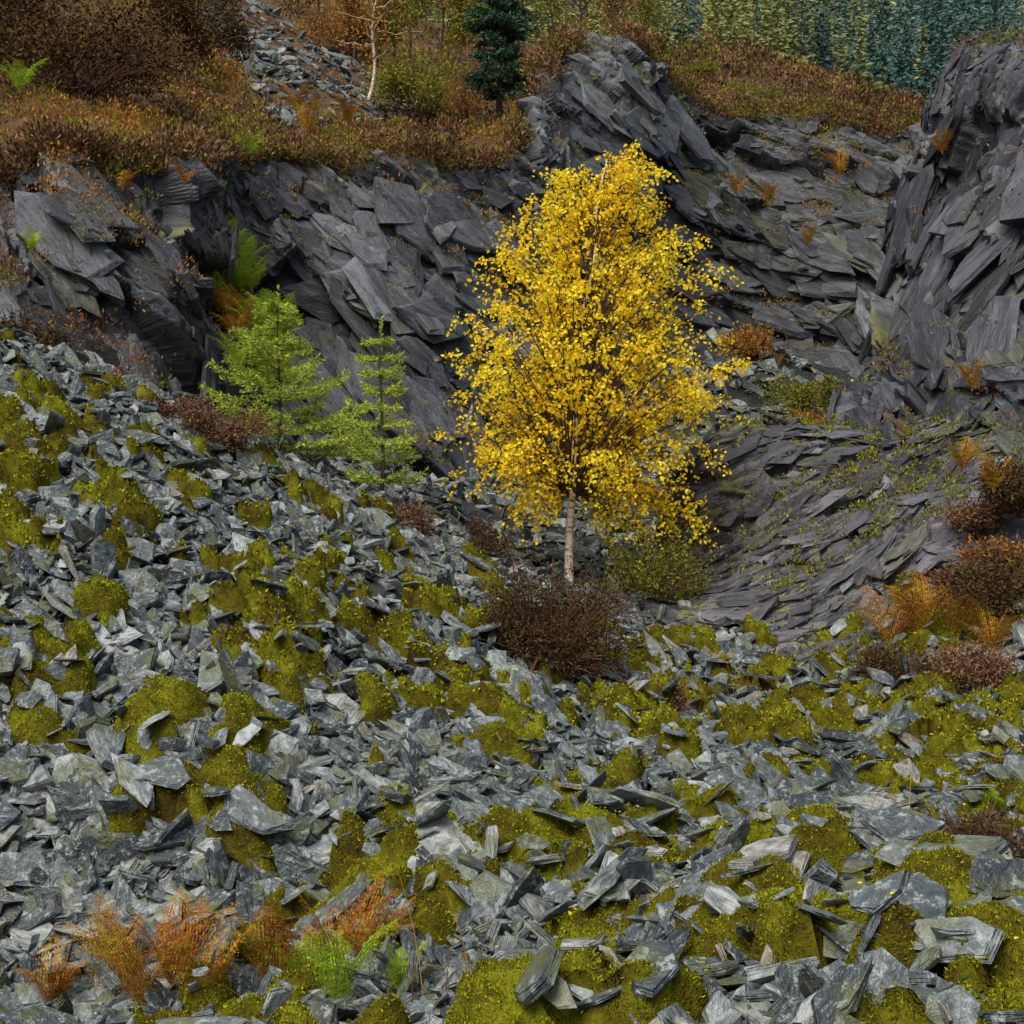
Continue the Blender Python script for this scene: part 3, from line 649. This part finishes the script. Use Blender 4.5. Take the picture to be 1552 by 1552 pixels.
for (u,v,L,nf,mt) in ((.11,.995,.55,10,FOR),(.165,.99,.65,10,FOR),(.05,1.005,.45,9,FOR),(.20,1.01,.5,8,FOR),(.27,.995,.65,10,FOR),(.335,.99,.65,11,FOR),(.36,.975,.5,9,FOR),(.30,.995,.5,8,FGR),(.39,.995,.3,7,FGR),(.33,1.01,.5,7,FGR),(.14,1.01,.5,8,FOR),
   (.87,.64,.8,9,FOR),(.90,.635,.9,10,FOR),(.94,.64,.8,9,FOR),(.97,.645,.7,8,FOR),(.92,.845,.3,9,FGR),(.98,.83,.35,8,FGR),(.86,.855,.25,7,FOR),(.885,.84,.3,7,FOR),(.70,.665,.35,6,FOR),(.80,.40,.6,6,FOR),(.76,.36,.6,6,FOR)):
    fg(u,v,L,nf,mt,'bracken_fern' if mt is FOR else 'green_fern',.12 if v>.8 else .06)
for i in range(36):
    v=.235+.145*rng.random();u=.206+(v-.235)*.35+rng.normal()*.015+(.012 if v>.3 else 0);d=25.6-(v-.24)*24-2.1
    mt=FGR if rng.random()<.8 else FOR
    fern('green_fern' if mt is FGR else 'bracken_fern',W(u,v+.012,d),.65,9,mt)
for (u,v,d,L,mt) in ((.02,.08,23.5,.8,FGR),(.24,.145,27.5,.7,FGR),(.29,.10,31,.9,FOR),(.30,.12,30,.9,FOR),(.34,.11,32,.8,FOR),(.505,.11,34,.8,FOR),(.82,.16,36.5,.9,FOR),(.92,.14,24.8,.6,FOR),(.12,.175,20.3,.4,FOR),(.18,.17,20.8,.4,FOR),(.03,.235,19.6,.35,FGR),(.62,.135,34.3,.6,FGR),(.95,.37,20,.5,FOR),(.75,.19,36,.7,FOR),(.79,.23,35.3,.6,FOR),(.72,.18,36,.7,FOR),(.97,.47,16.5,.5,FOR),(.94,.45,17,.5,FOR)):
    fern('bracken_fern' if mt is FOR else 'green_fern',W(u,v+.01,d-.4),L,9,mt)
b=Bld()
for (u,v,k) in ((.17,.985,8),(.36,.975,7),(.45,1.0,6),(.28,1.0,6),(.72,.69,10),(.68,.70,8),(.52,.70,6),(.88,.87,6)):
    p=G(u,v)
    for i in range(k):
        q=np.linspace(0,1,6)[:,None];o=rng.normal(size=2)*.10;hh=rng.uniform(.25,.6);l2=rng.normal(size=2)*.18
        b.tube(p+np.append(o,0)+np.array([l2[0],l2[1],0])*q**2+np.array([0,0,hh])*q,np.linspace(.0035,.001,6),3)
b.mk('dead_grass',ORG)
def ledge(Q,n,mat,name,s,lo=.5,sd=3,o=(0,-.2,.12)):
    N=snorm(Q);N*=np.sign(N[...,2:]+1e-9)
    c=np.argwhere((N[...,2]>lo));c=c[rng.integers(0,len(c),n*3)]
    P=Q[c[:,0],c[:,1]]+np.array(o);k=fbm(P[:,0]*.6,P[:,1]*.6,P[:,2]*.8,s=sd)>-.05;P=P[k][:n]
    b=Bld();b.add(*heather(P,np.tile([0,0,1.],(len(P),1)),s*(.4+rng.random(len(P))**2*1.3),20));b.mk(name,mat)
ledge(QC[:286],900,ORG,'ledge_bracken',.16);ledge(QC[:286],1300,OLV,'ledge_grass',.14,sd=9);ledge(QC[:286],900,HEATH,'ledge_heather',.18,sd=12)
ledge(QR,350,HEATH,'crag_heather',.17);ledge(QR,250,OLV,'crag_grass',.12)
ledge(QS,1100,MOSS,'slab_moss',.11,.35,o=(0,-.05,.04));ledge(QS,300,OLV,'slab_grass',.09,.35,8,o=(0,-.05,.04))
n=900;y=np.sqrt(rng.uniform(8,17**2,n));x=(rng.random(n)-.5)*.5*y+.5
P=np.stack([x,y,H(x,y)+.05+np.maximum(0,mossh(x,y,mossm(x,y)))],-1);V_,F_=leafquads(P,rv(n)*np.array([1,1,.3]),np.array([0,0,1.])+rng.normal(size=(n,3))*.3,.022,.016);mk('fallen_birch_leaves',V_,F_,YEL)
# ---------- far forest ----------
fr=[[(u,v,d) for u in (-.6,0,.4,.7,1.,1.6)] for v,d in ((.135,75),(.14,110),(.08,170),(-.05,260),(-.22,380),(-.5,600))]
PF=surf(netW(fr),160,120);PF[...,2]+=2.*fbm(PF[...,0]*.03,PF[...,1]*.03,s=8)
mk('forest_hill',PF.reshape(-1,3),gridF(120,160),m_ground('forest_floor',[(.3,(.02,.035,.03)),(.6,(.035,.05,.035)),(.75,(.05,.055,.035))],.05,.5,1.),smooth=True)
def forest():
    n=3000
    i=rng.integers(12,70,n);j=rng.integers(40,140,n);P=PF[i,j]+rng.normal(size=(n,3))*np.array([2.5,2.5,0])
    u=P[:,0]/(K*P[:,1])+.5;v=.5-P[:,2]/(K*P[:,1]);k=(u>.25)&(u<1.12)&(v>-.02);P=P[k][:620];u=u[k][:620];n=len(P);print('forest trees',n)
    h=(7+12*rng.random(n)**1.5)*np.clip(P[:,1]/150,.7,1.5)
    nl=460
    f=rng.random((n,nl))**.85;a=rng.random((n,nl))*6.283
    slim=rng.uniform(.13,.24,n)[:,None]
    lay=.75+.35*np.sin(f*h[:,None]*5.+rng.random((n,1))*6)
    R=(1-f)**.85*h[:,None]*slim*(.3+.75*rng.random((n,nl)))*lay
    X=P[:,None,0]+np.cos(a)*R*.7;Y=P[:,None,1]+np.sin(a)*R*.7;Z=P[:,None,2]+(f*.95+.03)*h[:,None]-R*.15
    Q=np.stack([X,Y,Z],-1).reshape(-1,3);D=np.stack([np.cos(a),np.sin(a),-.45+.6*rng.random(a.shape)],-1).reshape(-1,3)+rng.normal(size=(Q.shape))*.3
    l=(R*.38+.30).ravel();V,F=leafquads(Q,D,rng.normal(size=Q.shape),l,l*.4)
    s=rng.random(n)
    lar=(rng.random(n)<np.interp(u,[.2,.62,.75,.86,.92],[.95,.9,.85,.5,.03]))
    c=np.where(lar[:,None],np.array([.17,.20,.06])+s[:,None]*np.array([.36,.25,.01]),np.array([.03,.085,.08])+s[:,None]*np.array([.05,.07,.045]))
    haze=np.clip((P[:,1]-50)/300,0,.65)[:,None];c=c*(1-haze)+np.array([.27,.37,.33])*haze  # distance haze painted into the tree colours, paler and bluish further off
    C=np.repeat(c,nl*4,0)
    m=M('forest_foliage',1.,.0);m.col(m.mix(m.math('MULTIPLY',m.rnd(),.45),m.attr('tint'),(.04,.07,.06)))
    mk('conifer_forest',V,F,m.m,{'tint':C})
forest()
# ---------- camera, light ----------
cam=bpy.data.cameras.new('camera');co=bpy.data.objects.new('camera',cam);bpy.context.collection.objects.link(co)
cam.lens=36/K;cam.sensor_width=36;cam.clip_end=3000;cam.clip_start=.05
co.location=(0,0,0);co.rotation_euler=(math.radians(90),0,0);bpy.context.scene.camera=co
sc=bpy.context.scene
w=bpy.data.worlds.new("World");sc.world=w;w.use_nodes=True;nt=w.node_tree
sk=nt.nodes.new('ShaderNodeTexSky');sk.sky_type='NISHITA';sk.sun_disc=False
el,az=math.radians(55),math.radians(210)
sk.sun_elevation=el;sk.sun_rotation=az;sk.air_density=1.;sk.dust_density=4.;sk.ozone_density=.4
nt.links.new(sk.outputs[0],nt.nodes['Background'].inputs[0]);nt.nodes['Background'].inputs[1].default_value=.15
sl=bpy.data.lights.new('sun','SUN');sl.energy=3.2;sl.angle=math.radians(36);sl.color=(1,.96,.89)
so=bpy.data.objects.new('sun',sl);bpy.context.collection.objects.link(so)
from mathutils import Vector
dv=Vector((math.sin(az)*math.cos(el),math.cos(az)*math.cos(el),math.sin(el)))
so.rotation_euler=dv.to_track_quat('Z','Y').to_euler()
sc.view_settings.view_transform='Standard';sc.view_settings.look='None';sc.view_settings.exposure=0
